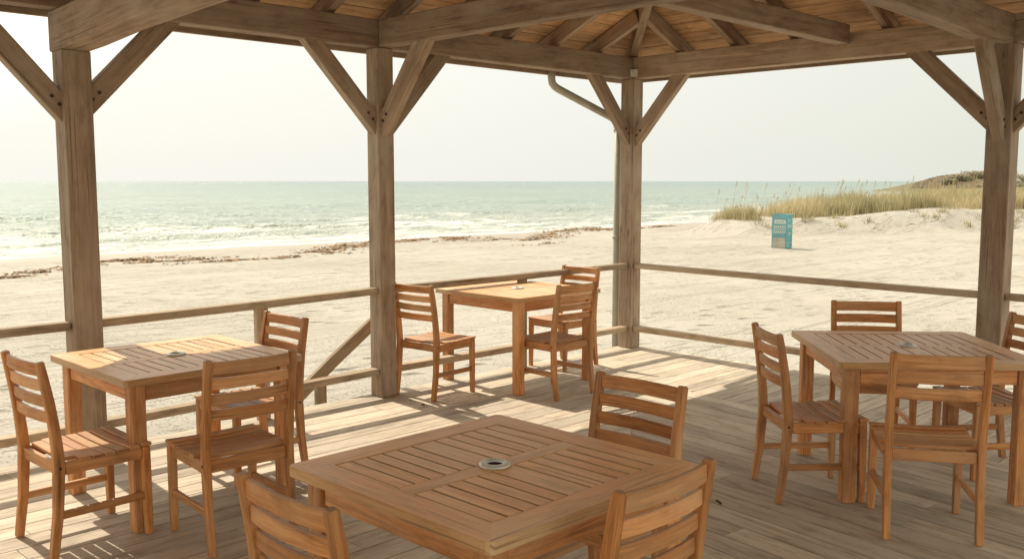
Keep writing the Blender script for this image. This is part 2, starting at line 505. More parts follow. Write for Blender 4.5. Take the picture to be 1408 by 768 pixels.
def gridmesh(name, xs, ys, fn, mat):
    nx, ny = len(xs), len(ys)
    vs = [fn(x, y) for y in ys for x in xs]
    fs = [(j * nx + i, j * nx + i + 1, (j + 1) * nx + i + 1, (j + 1) * nx + i) for j in range(ny - 1) for i in range(nx - 1)]
    me = bpy.data.meshes.new(name); me.from_pydata(vs, [], fs); me.materials.append(mat)
    me.polygons.foreach_set('use_smooth', [True] * len(fs)); me.update()
    o = bpy.data.objects.new(name, me); COL.objects.link(o)
    return o


def gfn(x, y):
    r = ground(x, y)
    a, b = ab(x, y)
    return (x, y, r)


xs = axis(-9000, 9000, .45, 1.13, -16, 34)
ys = axis(-9000, 9000, .45, 1.13, 6, 62)
tag(gridmesh('beach_ground', xs, ys, gfn, M['sand']), kind='structure')

# sea in the shore frame
as_ = axis(-22000, 26000, .9, 1.07, -35, 95)
bs = axis(28, 30000, .42, 1.05, 28, 95)     # distance seaward (= -b)
foamvals = []


def seafn(a, q):
    fade = 1 - sst(q, 90, 500)
    z = SEA
    ph = q + 2.2 * fbm(a, 0, .03, 3, 1.5) + 1.0 * fbm(a, q, .05, 3, 6)
    f = 0.0
    # breakers
    for (q0, amp, wid, fo, seed) in ((37, .13, 1.2, .95, 11), (41.5, .22, 1.3, .9, 12), (47.5, .36, 1.7, .95, 13), (56, .42, 2.2, .62, 14), (69, .42, 3.0, .3, 15), (86, .3, 3.6, .12, 16)):
        pres = min(1.1, sst(fbm(a, q0, .035, 3, seed), -.35, .4) * (.8 - .2 * sst(a, 15, 45)) + .42 * (1 - sst(a, 8, 30)))
        d = (ph - q0) + 2.5 * fbm(a, 0, .045, 2, seed + 30)
        if d < 0: e_ = math.exp(-(d / (wid * .45)) ** 2)
        else: e_ = math.exp(-(d / wid) ** 2)
        z += amp * e_ * pres
        # foam trails on the shoreward side
        f = max(f, fo * pres * (math.exp(-((d + wid * .6) / (wid * 1.25)) ** 2)))
    f = max(f, .47 * sst(-ph, -53, -44))
    f = max(f, .95 * math.exp(-((ph - 33.6) / 1.1) ** 2))
    z += fade * (.07 * fbm(a, q * 2.2, .12, 4, 2.2) + .05 * fbm(a, q * 1.5, .5, 3, 4.4)) * sst(q, 33, 40)
    foamvals.append(f)
    p = W(a, -q, z)
    return (p.x, p.y, z)


so_ = gridmesh('sea', as_, bs, seafn, M['sea'])
at = so_.data.attributes.new('foam', 'FLOAT', 'POINT'); at.data.foreach_set('value', np.array(foamvals, dtype=np.float32))
tag(so_, kind='structure')

# seaweed line ------------------------------------------------------------------
wp = [(-13.4, 24.9, 0.44, 0.8), (-13.4, 25.8, 0.59, 1.0), (-13.4, 26.8, 0.75, 1.0), (-13.5, 28.0, 0.81, 1.0), (-13.2, 30.0, 0.75, 1.0), (-13.6, 31.8, 1.00, 1.3), (-13.1, 32.0, 1.16, 1.4), (-12.7, 32.5, 1.52, 1.6), (-11.6, 31.3, 0.93, 1.0), (-11.1, 31.2, 0.76, 0.9), (-10.7, 31.4, 0.61, 0.8), (-9.7, 29.8, 0.68, 1.0), (-9.1, 30.1, 0.41, 0.7), (-8.3, 30.9, 0.43, 0.6), (-7.9, 31.2, 0.43, 0.6), (-7.7, 32.3, 0.61, 0.7), (-6.9, 33.0, 0.63, 1.0), (-7.1, 35.7, 1.11, 1.4), (-7.2, 38.4, 1.69, 1.5), (-6.9, 40.2, 2.08, 1.6), (-6.8, 43.2, 2.13, 1.5), (-5.0, 44.6, 1.68, 1.2), (-4.4, 46.0, 1.19, 1.0), (-3.6, 47.4, 1.88, 1.3), (-3.0, 47.0, 1.85, 1.3), (-2.2, 45.4, 1.15, 0.9), (-1.2, 43.7, 0.80, 0.8), (-0.1, 44.0, 0.81, 0.8), (1.1, 37.7, 0.59, 0.7), (1.7, 45.5, 1.44, 1.0), (1.2, 42.7, 1.01, 1.0), (2.2, 49.9, 2.43, 1.4), (3.0, 55.2, 2.55, 1.5), (3.8, 57.8, 2.79, 1.6), (5.0, 58.2, 2.37, 1.5), (5.8, 55.9, 1.75, 1.2), (8.1, 58.3, 1.44, 1.0), (9.0, 59.1, 1.24, 1.0)]
mb = MB(); rr = random.Random(3)
for (x0, y0, r0, dn) in wp:
    nn = int(105 * dn * (1 + r0)); sxw = .16 + .0105 * y0
    for k in range(nn):
        x = x0 + rr.gauss(0, sxw); y = y0 + rr.gauss(0, r0 * .5) + (x - x0) * .8
        cl = fbm(x, y, .9, 3, 4)
        if cl < -.02 + rr.uniform(-.15, .15): continue
        s_ = rr.uniform(.02, .08) * (.7 + y0 / 60); an = rr.uniform(0, 6.3)
        zz = ground(x, y) + rr.uniform(0, .03 + .06 * max(0, cl + .1) * dn)
        b_ = len(mb.v)
        for m_ in range(4):
            aa = an + m_ * 1.57 + rr.uniform(-.5, .5); r_ = s_ * rr.uniform(.5, 1.3) * (1.6 if m_ % 2 else .6)
            mb.v.append(Vector((x + r_ * math.cos(aa), y + r_ * math.sin(aa), zz + rr.uniform(-.03, .03))))
        mb.face([b_, b_ + 1, b_ + 2, b_ + 3], [(0, 0)] * 4, 1)
tag(mb.build('seaweed', M['wrack']), 'ragged brown line of dried seaweed along the beach above the surf', 'seaweed', kind='stuff')

# dune grass ------------------------------------------------------------------
mb = MB(); rr = random.Random(5)
gv = []; gf = []; gt = []


def blade(x, y, z, h, lean, an, wd, tone):
    b_ = len(gv); ca, sa = math.cos(an), math.sin(an)
    px_, py_ = -sa * wd, ca * wd
    l2 = lean * h
    gv.extend([(x - px_, y - py_, z), (x + px_, y + py_, z),
               (x + ca * l2 * .35 + px_ * .7, y + sa * l2 * .35 + py_ * .7, z + h * .6), (x + ca * l2 * .35 - px_ * .7, y + sa * l2 * .35 - py_ * .7, z + h * .6),
               (x + ca * l2, y + sa * l2, z + h)])
    gf.append((b_, b_ + 1, b_ + 2, b_ + 3)); gf.append((b_ + 3, b_ + 2, b_ + 4)); gt.extend([tone] * 5)


cnt = 0
while cnt < 40000:
    y = 41 + 22 * rr.random() ** 1.6; x = rr.uniform(.19 * y, .60 * y + 1)
    a_, b_ = ab(x, y); z = ground(x, y)
    up = z + .55
    edge = 43.6 + 1.0 * fbm(x, 0, .22, 3, 5.0) + 1.1 * fbm(x, 0, .6, 2, 15.0)
    ok = sst(y, edge, edge + .8) * sst(up, .28, .5)
    if rr.random() > ok: continue
    cl = fbm(x, y, .45, 3, 7)
    if rr.random() > sst(cl, -.55, .1): continue
    h = rr.uniform(.25, .8) * (1.05 + .6 * cl) * (1.5 if rr.random() < .06 else 1) * (.5 + .5 * sst(x, 9, 13))
    tn = rr.random() * .6 + .2 + .35 * fbm(x, y, .25, 2, 21)
    blade(x, y, z - .03, h, rr.uniform(.1, .7), rr.uniform(-.9, 2.3) if rr.random() < .7 else rr.uniform(0, 6.3), rr.uniform(.006, .014), tn)
    cnt += 1
# sprigs hanging on the eroded sand face
for k in range(34):
    y = rr.uniform(41.2, 43.8); x = rr.uniform(.22 * y, .56 * y)
    if ground(x, y) < -.42: continue
    for m_ in range(rr.randint(12, 34)):
        xx, yy = x + rr.gauss(0, .12), y + rr.gauss(0, .12)
        blade(xx, yy, ground(xx, yy) - .02, rr.uniform(.12, .34), rr.uniform(.3, 1.6), rr.uniform(0, 6.3), .012, rr.uniform(.1, .7))


def rawmesh(name, vs, fs, tn, mat):
    me = bpy.data.meshes.new(name); me.from_pydata(vs, [], fs)
    a_ = me.attributes.new('tone', 'FLOAT', 'POINT'); a_.data.foreach_set('value', np.array(tn, dtype=np.float32))
    me.materials.append(mat); me.update(); o = bpy.data.objects.new(name, me); COL.objects.link(o); return o


tag(rawmesh('dune_grass', gv, gf, gt, M['grass']), 'tawny green beach grass covering the low sand dune', 'grass', kind='stuff')
# tall sea oats
gv = []; gf = []; gt = []
for k in range(130):
    y = rr.uniform(43.8, 54); x = rr.uniform(.215 * y, .60 * y)
    if fbm(x, y, .3, 2, 33) < -.15: continue
    z = ground(x, y)
    if z < -.25: continue
    h = rr.uniform(.9, 1.75); an = rr.uniform(-.6, .8); ln = rr.uniform(.04, .22)
    b0 = len(gv); n = 5
    for i in range(n + 1):
        u_ = i / n; r_ = .006 * (1 - .4 * u_)
        cx, cy, cz = x + math.cos(an) * ln * h * u_ * u_, y + math.sin(an) * ln * h * u_ * u_, z + h * u_
        gv.extend([(cx - r_, cy, cz), (cx + r_, cy, cz)]); gt.extend([.5, .5])
        if i: gf.append((b0 + 2 * i - 2, b0 + 2 * i - 1, b0 + 2 * i + 1, b0 + 2 * i))
    if rr.random() < .75:
        for q_ in range(9):
            u_ = .84 + .16 * q_ / 9
            cx, cy, cz = x + math.cos(an) * ln * h * u_ * u_ + .01, y + math.sin(an) * ln * h * u_ * u_, z + h * u_
            b_ = len(gv); s_ = .035
            dx = rr.uniform(.0, .05); gv.extend([(cx, cy, cz), (cx + dx, cy + rr.uniform(-.03, .03), cz - s_), (cx + dx + .012, cy, cz + .01)])
            gf.append((b_, b_ + 1, b_ + 2)); gt.extend([.6] * 3)
tag(rawmesh('sea_oats', gv, gf, gt, M['oat']), 'thin tall sea oat stalks with seed heads above the dune', 'grass', kind='stuff')

# headland far off ------------------------------------------------------------------


def leafcloud(cen, rad, n, size, rg, flat=.75):
    vs = []; fs = []; tn = []
    lobes = [(Vector((rg.gauss(0, .45), rg.gauss(0, .45), rg.uniform(-.2, .45))), rg.uniform(.35, .65)) for _ in range(9)]
    for k in range(n):
        lc, lr = rg.choice(lobes)
        d = Vector((rg.gauss(0, 1), rg.gauss(0, 1), rg.gauss(0, 1))).normalized() * lr * rg.uniform(.7, 1.05)
        p = lc + d; p = Vector((p.x * rad, p.y * rad, p.z * rad * flat)) + cen
        a_ = Vector((rg.gauss(0, 1), rg.gauss(0, 1), rg.gauss(0, 1))).normalized() * size; b_ = a_.orthogonal().normalized() * size * .7
        i = len(vs); vs.extend([tuple(p - a_), tuple(p + b_), tuple(p + a_), tuple(p - b_)]); fs.append((i, i + 1, i + 2, i + 3))
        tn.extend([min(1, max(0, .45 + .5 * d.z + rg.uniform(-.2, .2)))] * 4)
    return vs, fs, tn


def hillfn(x, y):
    u_ = (x - 102) / 60.0
    prof = 3.1 * sst(x, 106, 121) * (1 - .25 * sst(x, 126, 134)) * math.exp(-((y - 262) / 26) ** 2)
    z = -2.2 + prof * (1.0 + .12 * fbm(x, y, .08, 3, 2)) + 1.9 * sst(x, 106, 112) * math.exp(-((y - 262) / 34) ** 2)
    return (x, y, z)


hx = list(np.arange(92, 230, 2.0)); hy = list(np.arange(220, 310, 3.0))
tag(gridmesh('headland_hill', hx, hy, hillfn, M['scrub']), kind='structure')
rg = random.Random(12)
gv = []; gf = []; gt = []
for k in range(26000):
    x = rg.uniform(105, 165); y = rg.uniform(238, 262); z = hillfn(x, y)[2]
    if z < -.3: continue
    a_ = Vector((rg.gauss(0, 1), rg.gauss(0, 1), rg.gauss(0, .6))).normalized() * rg.uniform(.25, .6); b_ = a_.orthogonal().normalized() * .4
    p = Vector((x, y, z + rg.uniform(0, .6))); i = len(gv)
    gv.extend([tuple(p - a_), tuple(p + b_), tuple(p + a_), tuple(p - b_)]); gf.append((i, i + 1, i + 2, i + 3)); gt.extend([rg.random()] * 4)
tag(rawmesh('headland_scrub', gv, gf, gt, M['scrub']), 'low reddish brown scrub on the far headland beyond the dune', 'scrub', kind='stuff')
treespec = [(116.5, 246, 1.7, 'pale domed tree highest on the far headland crest'),
            (120.5, 248, 2.0, 'broad dark tree just right of the headland crest'),
            (112.6, 245, 1.3, 'small tree lowest on the seaward slope of the headland'),
            (124.5, 247, 1.8, 'dark bushy tree right behind the far beach houses'),
            (129.6, 247, 2.0, 'leafy tree just left of the tall corner post on the headland'),
            (134.8, 246, 1.9, 'tree hard against the right side of the pavilion corner post, far off'),
            (142.5, 246, 2.1, 'rightmost far tree beside the tall grey beach house')]
for i, (x, y, r_, lb) in enumerate(treespec):
    z = hillfn(x, y)[2]
    tr = empty('tree', (x, y, z)); tag(tr, lb, 'tree', 'trees on the far headland')
    mb = MB(); mb.tube([(0, 0, -.5), (.1, 0, .6), (.2, .1, 1.3)], [.16, .12, .07], 6); mb.build('trunk', M['trunk'], tr)
    vs, fs, tn = leafcloud(Vector((0, 0, 1.2)), r_ * 1.3, 900, .22, rg, .62)
    o = rawmesh('crown', vs, fs, tn, M['crown']); o.parent = tr


def house(x, y, w_, d_, h_, label, flat=False):
    z = hillfn(x, y)[2] - .3
    hr = empty('beach_house', (x, y, z)); tag(hr, label, 'house', 'beach houses on the far headland')
    m = MB(); m.box((0, 0, h_ / 2), (w_, d_, h_), c=.02, tone=1.0); m.build('wall', M['wallh'], hr)
    m = MB()
    if flat:
        m.box((0, 0, h_ + .15), (w_ + 1.2, d_ + 1.2, .3), c=.03, tone=1.0)
    else:
        ov = .5
        for sgn in (-1, 1):
            m.sweep([(-w_ / 2 - ov, sgn * (d_ / 4 + .1), h_ + .45), (w_ / 2 + ov, sgn * (d_ / 4 + .1), h_ + .45)], d_ / 2 + .7, .14, Vector((0, 1, -sgn * .45)).normalized(), .01, 1.0)
    m.build('roof', M['roofh'], hr)
    for k in range(3):
        wx = -w_ / 2 + w_ * (k + .5) / 3
        m = MB(); m.box((wx, -d_ / 2 - .02, h_ * .6), (w_ / 6, .06, h_ * .35), c=.005, tone=1.0); m.build('window', M['winh'], hr)


house(123.6, 241, 2.2, 3, 1.3, 'small white far beach house with gabled roof below the headland crest')
house(127.0, 241, 1.7, 3, 1.2, 'smallest far beach house, right of the white one on the headland')
house(139.5, 242, 7.5, 6, 2.9, 'tall grey far beach house with wide flat roof at the right edge', True)

# ------------------------------------------------------------------ bin on the beach
bz = ground(8.95, 31.3)
bn = empty('beach_bin', (9.0, 31.45, bz - .02), R(-16 + 0) - R(25) + R(0)); tag(bn, 'teal upright bin with pale lettering standing alone on the sand', 'bin')
bn.rotation_euler.z = R(-40)
hw = .255
m = MB(); m.box((0, 0, .57), (2 * hw - .03, 2 * hw - .03, 1.10), c=.01, tone=1); m.build('body', M['teal2'], bn)
# front panel with an arched top (its face looks along -Y of the bin)
m = MB(); pts = [(-hw, 0.0), (hw, 0.0), (hw, 1.13)]
for k in range(9):
    u_ = 1 - k / 8; xx = -hw + 2 * hw * u_; pts.append((xx, 1.13 + .045 * math.sin(math.pi * (.15 + .7 * u_))))
pts.append((-hw, 1.13))
clean = []
for p in pts:
    if not clean or math.dist(p, clean[-1]) > 1e-4: clean.append(p)
b_ = len(m.v); n = len(clean)
for (x, z) in clean: m.v.append(Vector((x, -hw - .012, z)))
for (x, z) in clean: m.v.append(Vector((x, -hw + .012, z)))
m.face([b_ + i for i in range(n)], [(0, 0)] * n, 1); m.face([b_ + n + i for i in reversed(range(n))], [(0, 0)] * n, 1)
for i in range(n):
    j = (i + 1) % n; m.face([b_ + j, b_ + i, b_ + n + i, b_ + n + j], [(0, 0)] * 4, 1)
m.build('front_panel', M['teal'], bn)
m = MB(); m.box((0.005, -hw - .017, .20), (2 * hw - .07, .006, .34), c=.001, tone=1); m.build('lower_panel', M['greyp'], bn)
m = MB()
for q_ in range(4): m.box((.005, -hw - .023, .07 + .085 * q_), (2 * hw - .09, .004, .012), c=.0005, tone=1)
m.build('panel_stripe', M['wallh'], bn)
m = MB(); rl = random.Random(2)
# lettering: unreadable from here, strokes at the size and place of the words
m.box((0.02, -hw - .016, .90), (.40, .004, .13), c=.001, tone=1); m.build('header_plate', M['whitep'], bn)
m = MB(); x = -.16
while x < .2:
    hh = rl.uniform(.07, .10); m.box((x, -hw - .020, .90), (.016, .004, hh), c=.0005, tone=1)
    if rl.random() < .7: m.box((x + .02, -hw - .020, .90 + rl.choice((-.03, 0, .03))), (.03, .004, .014), c=.0005, tone=1)
    x += .062
m.build('header_lettering', M['teal'], bn)
for (zz, hh) in ((.745, .05), (.685, .03), (.635, .022), (.575, .04), (.525, .02)):
    x = -.19; m = MB()
    while x < .2:
        wl = rl.uniform(.02, .06); m.box((x + wl / 2, -hw - .016, zz), (wl, .004, hh), c=.0005, tone=1); x += wl + rl.uniform(.012, .03)
    m.build('lettering_line', M['whitep'], bn)
for (zz, n_) in ((.95, 2), (.78, 3), (.72, 3), (.52, 3), (.46, 2), (.20, 3), (.10, 2)):
    m = MB()
    for q_ in range(n_):
        m.box((hw - .008, -.12 + q_ * .11 + rl.uniform(-.01, .01), zz), (.004, rl.uniform(.04, .09), .028), c=.0005, tone=1)
    m.build('lettering_line', M['whitep'], bn)
m = MB(); m.box((0.0, -.0, 1.13), (2 * hw - .01, 2 * hw - .03, .03), c=.006, tone=1); m.build('lid', M['teal'], bn)
m = MB(); m.box((hw - .01, -hw - .003, .565), (.018, .03, 1.12), c=.004, tone=1); m.build('corner_strip', M['teal2'], bn)

# ------------------------------------------------------------------ deck
SEAM_P = Vector((1.335, 7.481)); SD = Vector((math.cos(R(-52.5)), math.sin(R(-52.5))))      # border board between the two board directions
SN = Vector((-SD.y, SD.x))                 # toward the far edge
if SN.y < 0: SN = -SN
MA = Vector((1.06, 7.85)); MBp = Vector((.30, 3.0)); MD = (MBp - MA).normalized(); MNR = Vector((-MD.y, MD.x))
if MNR.x < 0: MNR = -MNR                   # to the right
deck = MB()
a0, a1, b0, b1 = -11.2, .10, -.10, 7.0


def ab2(p): return W(p[0], p[1])


BW = .158; GAP = .0075
k = 0; bb = b0
while bb < b1:
    # boards along u, joints at random lengths, clipped at the mitre
    rb = random.Random(100 + k); cuts = [a0]
    x = a0 + rb.uniform(1, 3.5)
    while x < a1 - .7: cuts.append(x); x += rb.uniform(2.6, 4.2)
    cuts.append(a1)
    for i in range(len(cuts) - 1):
        q = [(cuts[i] + .0015, bb), (cuts[i + 1] - .0015, bb), (cuts[i + 1] - .0015, bb + BW - GAP), (cuts[i] + .0015, bb + BW - GAP)]
        poly = [(W(*p_).x, W(*p_).y) for p_ in q][::-1]
        tone = rb.uniform(.80, 1.16); uo = (rb.uniform(0, 30), rb.uniform(0, 30))
        left = clip(poly, (MNR.x, MNR.y), MNR.dot(MA) - .0)
        far = clip(poly, (-MNR.x, -MNR.y), -MNR.dot(MA))
        far = clip(far, (-SN.x, -SN.y), -(SN.dot(SEAM_P) + .003))
        for pl in (left, far):
            if len(pl) > 2: deck.prism(pl, (S, S), 0.0, .028, tone, uoff=uo)
    bb += BW; k += 1
# border board and boards of the other direction
k = 0; off_ = 0.0
while off_ < 9.5:
    rb = random.Random(400 + k); o1 = off_; o2 = off_ + (.15 if k == 0 else BW) - GAP
    x = -2.0 - rb.uniform(0, 2.0); cuts = []
    while x < 12: cuts.append(x); x += rb.uniform(2.2, 3.6)
    for i in range(len(cuts) - 1):
        q = []
        for (l_, o_) in ((cuts[i] + .0015, o1), (cuts[i + 1] - .0015, o1), (cuts[i + 1] - .0015, o2), (cuts[i] + .0015, o2)):
            p_ = SEAM_P + SD * l_ - SN * o_; q.append((p_.x, p_.y))
        ar = sum(q[j][0] * q[(j + 1) % 4][1] - q[(j + 1) % 4][0] * q[j][1] for j in range(4))
        if ar < 0: q = q[::-1]
        q = clip(q, (-MNR.x, -MNR.y), -(MNR.dot(MA) + .003))
        # deck rectangle
        if len(q) > 2: q = clip(q, (U.x, U.y), U.dot(C0) + a1)
        if len(q) > 2: q = clip(q, (V.x, V.y), V.dot(C0) + b1)
        if len(q) > 2: q = clip(q, (-U.x, -U.y), -(U.dot(C0) + a0))
        if len(q) > 2: deck.prism(q, (SD.x, SD.y), 0.0, .028, rb.uniform(.74, 1.10))
    off_ = o2 + GAP; k += 1
dk = deck.build('wooden_deck', M['deckw']); tag(dk, kind='structure')
# joists and skirt under the deck
m = MB()
for i in range(28):
    a_ = a0 + .1 + i * .41; m.sweep([W(a_, b0 + .03, -.11), W(a_, b1 - .03, -.11)], .16, .05, Z)
m.sweep([W(a0, b0 - .005, -.13), W(a1, b0 - .005, -.13)], .20, .04, Z); m.sweep([W(a1 + .005, b0, -.13), W(a1 + .005, b1, -.13)], .20, .04, Z)
for a_ in (-10, -7.6, -5.33, -3.08, -1.5, -.05):
    for b_ in (.1, 3.4, 6.8): m.sweep([W(a_, b_, -1.0), W(a_, b_, -.2)], .14, .14, U)
tag(m.build('deck_framing', M['timber']), kind='structure')

# ------------------------------------------------------------------ pavilion
pav = empty('pavilion', (0, 0, 0)); tag(pav, 'open timber beach pavilion of weathered posts, beams and boarded roof', 'pavilion')
ZB, ZT = 2.65, 2.85
TAN = math.tan(R(24)); HALF = 3.42; BACK = -11.0


def post(a, b, s_, top):
    m = MB(); p = W(a, b)
    m.sweep([p + Z * .001, p + Z * .9, p + Z * 1.8, p + Z * top], s_, s_, U, .006, random.uniform(.9, 1.05)); return m.build('post', M['timber'], pav)


post(-5.33, 0, .164, 2.42 - .002); post(-3.08, 0, .146, ZB - .002); post(0, 0, .155, ZB - .002); post(0, HALF, .176, ZB - .002)
post(0, 6.84, .17, ZB - .002)
for a_ in (-7.6, -10.6): post(a_, 0, .17, ZB - .002)
for a_ in (-3.08, -6.5, -10.6): post(a_, 6.84, .17, ZB - .002)
for (p, q) in (((-11, 0), (-3.08, 0)), ((-3.078, 0), (-.076, 0))):
    m = MB(); m.sweep([W(*p, (ZB + ZT) / 2), W(*q, (ZB + ZT) / 2)], .20, .13, Z, .006); m.build('plate_beam', M['timber'], pav)
m = MB(); m.sweep([W(0, -.075, (ZB + ZT) / 2 + .001), W(0, 6.95, (ZB + ZT) / 2 + .001)], .202, .13, Z, .006); m.build('plate_beam', M['timber'], pav)
m = MB(); m.sweep([W(-11, 6.84, (ZB + ZT) / 2 + .001), W(-.076, 6.84, (ZB + ZT) / 2 + .001)], .20, .13, Z, .006); m.build('plate_beam', M['timber'], pav)


def beam(pts, w_, h_, name='tie_beam'):
    m = MB(); m.sweep(pts, h_, w_, Z, .007); return m.build(name, M['timber'], pav)


# tie beams across the room
vd = Vector((.667, -.745, 0)); pA = W(-5.33, -.02)
beam([pA - vd * .09 + Z * 2.53, pA + vd * .35 + Z * 2.535, pA + vd * 1.0 + Z * 2.56, pA + vd * 1.8 + Z * 2.57, pA + vd * 6.7 + Z * 2.58], .178, .23)
beam([W(-3.08, .068, 2.75), W(-3.08, 1.4, 2.752), W(-3.08, 3.4, 2.75), W(-3.08, 6.77, 2.75)], .12, .195)
beam([W(.0, 2.2, 2.835) - U * .07, W(-1.5, 2.2, 2.835), W(-3.01, 2.2, 2.835)], .11, .155)
beam([W(-.067, HALF, 2.745), W(-.6, HALF, 2.735), W(-1.4, HALF, 2.76), W(-3.01, HALF, 2.79)], .14, .21)


def brace(a, b, da, db, z0=2.10, run=.52, w_=.075, d_=.125, s_=.08, zt=2.66):
    """knee brace from a post up to a beam"""
    p = W(a, b) + (U * da + V * db) * s_ * .35 + Z * (z0 - .03)
    q = W(a, b) + (U * da + V * db) * (s_ + run) + Z * (zt - .01)
    d = (q - p).normalized(); q = q + d * .07
    side = (V if da else U)
    for zb in (.06, .12):
        pb = p + d * (zb + .04); mb_ = MB(); sgn = 1 if (side.dot(Vector((0, -1, 0))) > 0) else -1
        mb_.tube([pb + side * sgn * (w_ / 2 - .002), pb + side * sgn * (w_ / 2 + .005)], .011, 8); mb_.build('bolt', M['bolt'], pav)
    m = MB(); m.sweep([p, q], w_, d_, side, .005); m.build('knee_brace', M['timber'], pav)


brace(-5.33, 0, -1, 0, 2.06, .50); brace(-5.33, 0, 1, 0, 2.10, .50)
brace(-3.08, 0, -1, 0, 2.08, .52); brace(-3.08, 0, 1, 0, 2.06, .52); brace(-3.08, 0, 0, 1, 2.06, .44, .085)
brace(0, 0, -1, 0, 2.08, .50); brace(0, 0, 0, 1, 2.06, .50)
brace(0, HALF, 0, -1, 2.08, .56); brace(0, HALF, 0, 1, 2.06, .5); brace(0, HALF, -1, 0, 2.0, .42, .085)
brace(0, 6.84, 0, -1); brace(0, 6.84, -1, 0); brace(-7.6, 0, 1, 0); brace(-7.6, 0, -1, 0)
brace(-3.08, 6.84, 1, 0); brace(-3.08, 6.84, -1, 0); brace(-6.5, 6.84, 1, 0); brace(-6.5, 6.84, -1, 0)

m = MB(); m.sweep([W(-.085, .085, 2.665), W(-.085, .085, 2.735)], .10, .012, (U + V).normalized(), .002, 1.0); m.build('metal_bracket', M['ringm'], pav)
# rafters -------------------------------------------------
RO = .34                                  # overhang
RW, RH = .062, .125
def rz(d): return ZT + d * TAN             # underside of rafters above plan distance d from the wall line
def rafter(p0, p1, z0, z1, side, w_=RW, h_=RH, name='rafter'):
    m = MB(); P0 = p0 + Z * (z0 + h_ * .5 / math.cos(R(24)) + .004); P1 = p1 + Z * (z1 + h_ * .5 / math.cos(R(24)) + .004)
    m.sweep([P0, P1], w_, h_, side, .003); m.build(name, M['timber'], pav)


ai = -.52
while ai > BACK:
    rn = min(HALF - .03, -ai - .05)
    rafter(W(ai, -RO), W(ai, rn), rz(-RO), rz(rn), U)
    if -ai < 8: rafter(W(ai, 6.84 + RO), W(ai, 6.84 - rn), rz(-RO), rz(rn), U)
    ai -= .60
for b_ in (.55, 1.14, 1.73, 2.52, 3.12, 3.72, 4.32, 4.92, 5.52, 6.2):
    rn = min(b_, 6.84 - b_, HALF) - .05
    rafter(W(RO, b_), W(-rn, b_), rz(-RO), rz(rn), V)
hipside = (U + V).normalized()
rafter(W(RO, -RO), W(-HALF, HALF), rz(-RO) - .02, rz(HALF) - .02, hipside, .075, .15, 'hip_rafter')
rafter(W(RO, 6.84 + RO), W(-HALF, HALF), rz(-RO) - .02, rz(HALF) - .02, (U - V).normalized(), .075, .15, 'hip_rafter')
m = MB(); m.sweep([W(-HALF, HALF, rz(HALF) + .05), W(BACK, HALF, rz(HALF) + .05)], .2, .05, Z); m.build('ridge_beam', M['timber'], pav)

# sheathing ------------------------------------------------
SO = RH / math.cos(R(24)) + .010
EDGE = RO + .03


def slope(name, frame, inside, thick, extra, mat, bw, prefix):
    """frame: boards along +t at plan distance d from a wall; polygon clip in (t,d)"""
    m = MB(); d = -EDGE; k = 0
    while d < HALF:
        rb = random.Random(prefix + k)
        d2 = min(HALF, d + bw * math.cos(R(24)) - .009)
        cuts = [inside[0]]; x = inside[0] + rb.uniform(1, 3)
        while x < inside[1]: cuts.append(x); x += rb.uniform(2.4, 4.2)
        cuts.append(inside[1])
        for i in range(len(cuts) - 1):
            q = [(cuts[i] + .001, d), (cuts[i + 1] - .001, d), (cuts[i + 1] - .001, d2), (cuts[i] + .001, d2)]
            for (n_, dd) in inside[2]: q = clip(q, n_, dd) if len(q) > 2 else q
            if len(q) < 3: continue
            tone = rb.uniform(.74, 1.18)
            b_ = len(m.v); n = len(q); uo, vo = rb.uniform(0, 40), rb.uniform(0, 40)
            for zz in (0, thick):
                for (t_, d_) in q:
                    p = frame(t_, d_); m.v.append(Vector((p.x, p.y, rz(d_) + SO + extra + zz)))
            uv = [(t_ + uo, d_ + vo) for (t_, d_) in q]
            m.face([b_ + j for j in range(n)], uv, tone); m.face([b_ + n + j for j in reversed(range(n))], uv[::-1], tone)
            for j in range(n):
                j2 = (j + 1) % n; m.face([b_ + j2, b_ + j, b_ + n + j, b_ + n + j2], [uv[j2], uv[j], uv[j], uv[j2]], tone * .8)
        d += bw * math.cos(R(24)); k += 1
    return m.build(name, mat, pav)


f1 = lambda t_, d_: W(t_, d_)
f2 = lambda t_, d_: W(-d_, t_)
f3 = lambda t_, d_: W(t_, 6.84 - d_)
i1 = (BACK, .5, [((1, 1), -.001)])
i2 = (-.5, 7.4, [((-1, 1), -.001), ((1, 1), 6.84 - .001)])
slope('roof_sheathing', f1, i1, .02, 0, M['sheath'], .155, 1000)
slope('roof_sheathing', f2, i2, .02, 0, M['sheath'], .155, 2000)
slope('roof_sheathing', f3, i1, .02, 0, M['sheath'], .155, 3000)
slope('roof_covering', f1, i1, .012, .026, M['roofc'], 5.0, 4000)
slope('roof_covering', f2, i2, .012, .026, M['roofc'], 5.0, 4100)
slope('roof_covering', f3, i1, .012, .026, M['roofc'], 5.0, 4200)
# fascia boards under the eaves
zf = 2.715
fo = RO + .035
m = MB(); m.sweep([W(BACK, -fo, zf + .03), W(fo, -fo, zf + .03)], .17, .03, Z); m.build('fascia_board', M['timber'], pav)
m = MB(); m.sweep([W(fo, -fo + .017, zf + .031), W(fo, 6.84 + fo - .017, zf + .031)], .172, .03, Z); m.build('fascia_board', M['timber'], pav)
m = MB(); m.sweep([W(BACK, 6.84 + fo, zf + .03), W(fo, 6.84 + fo, zf + .03)], .17, .03, Z); m.build('fascia_board', M['timber'], pav)

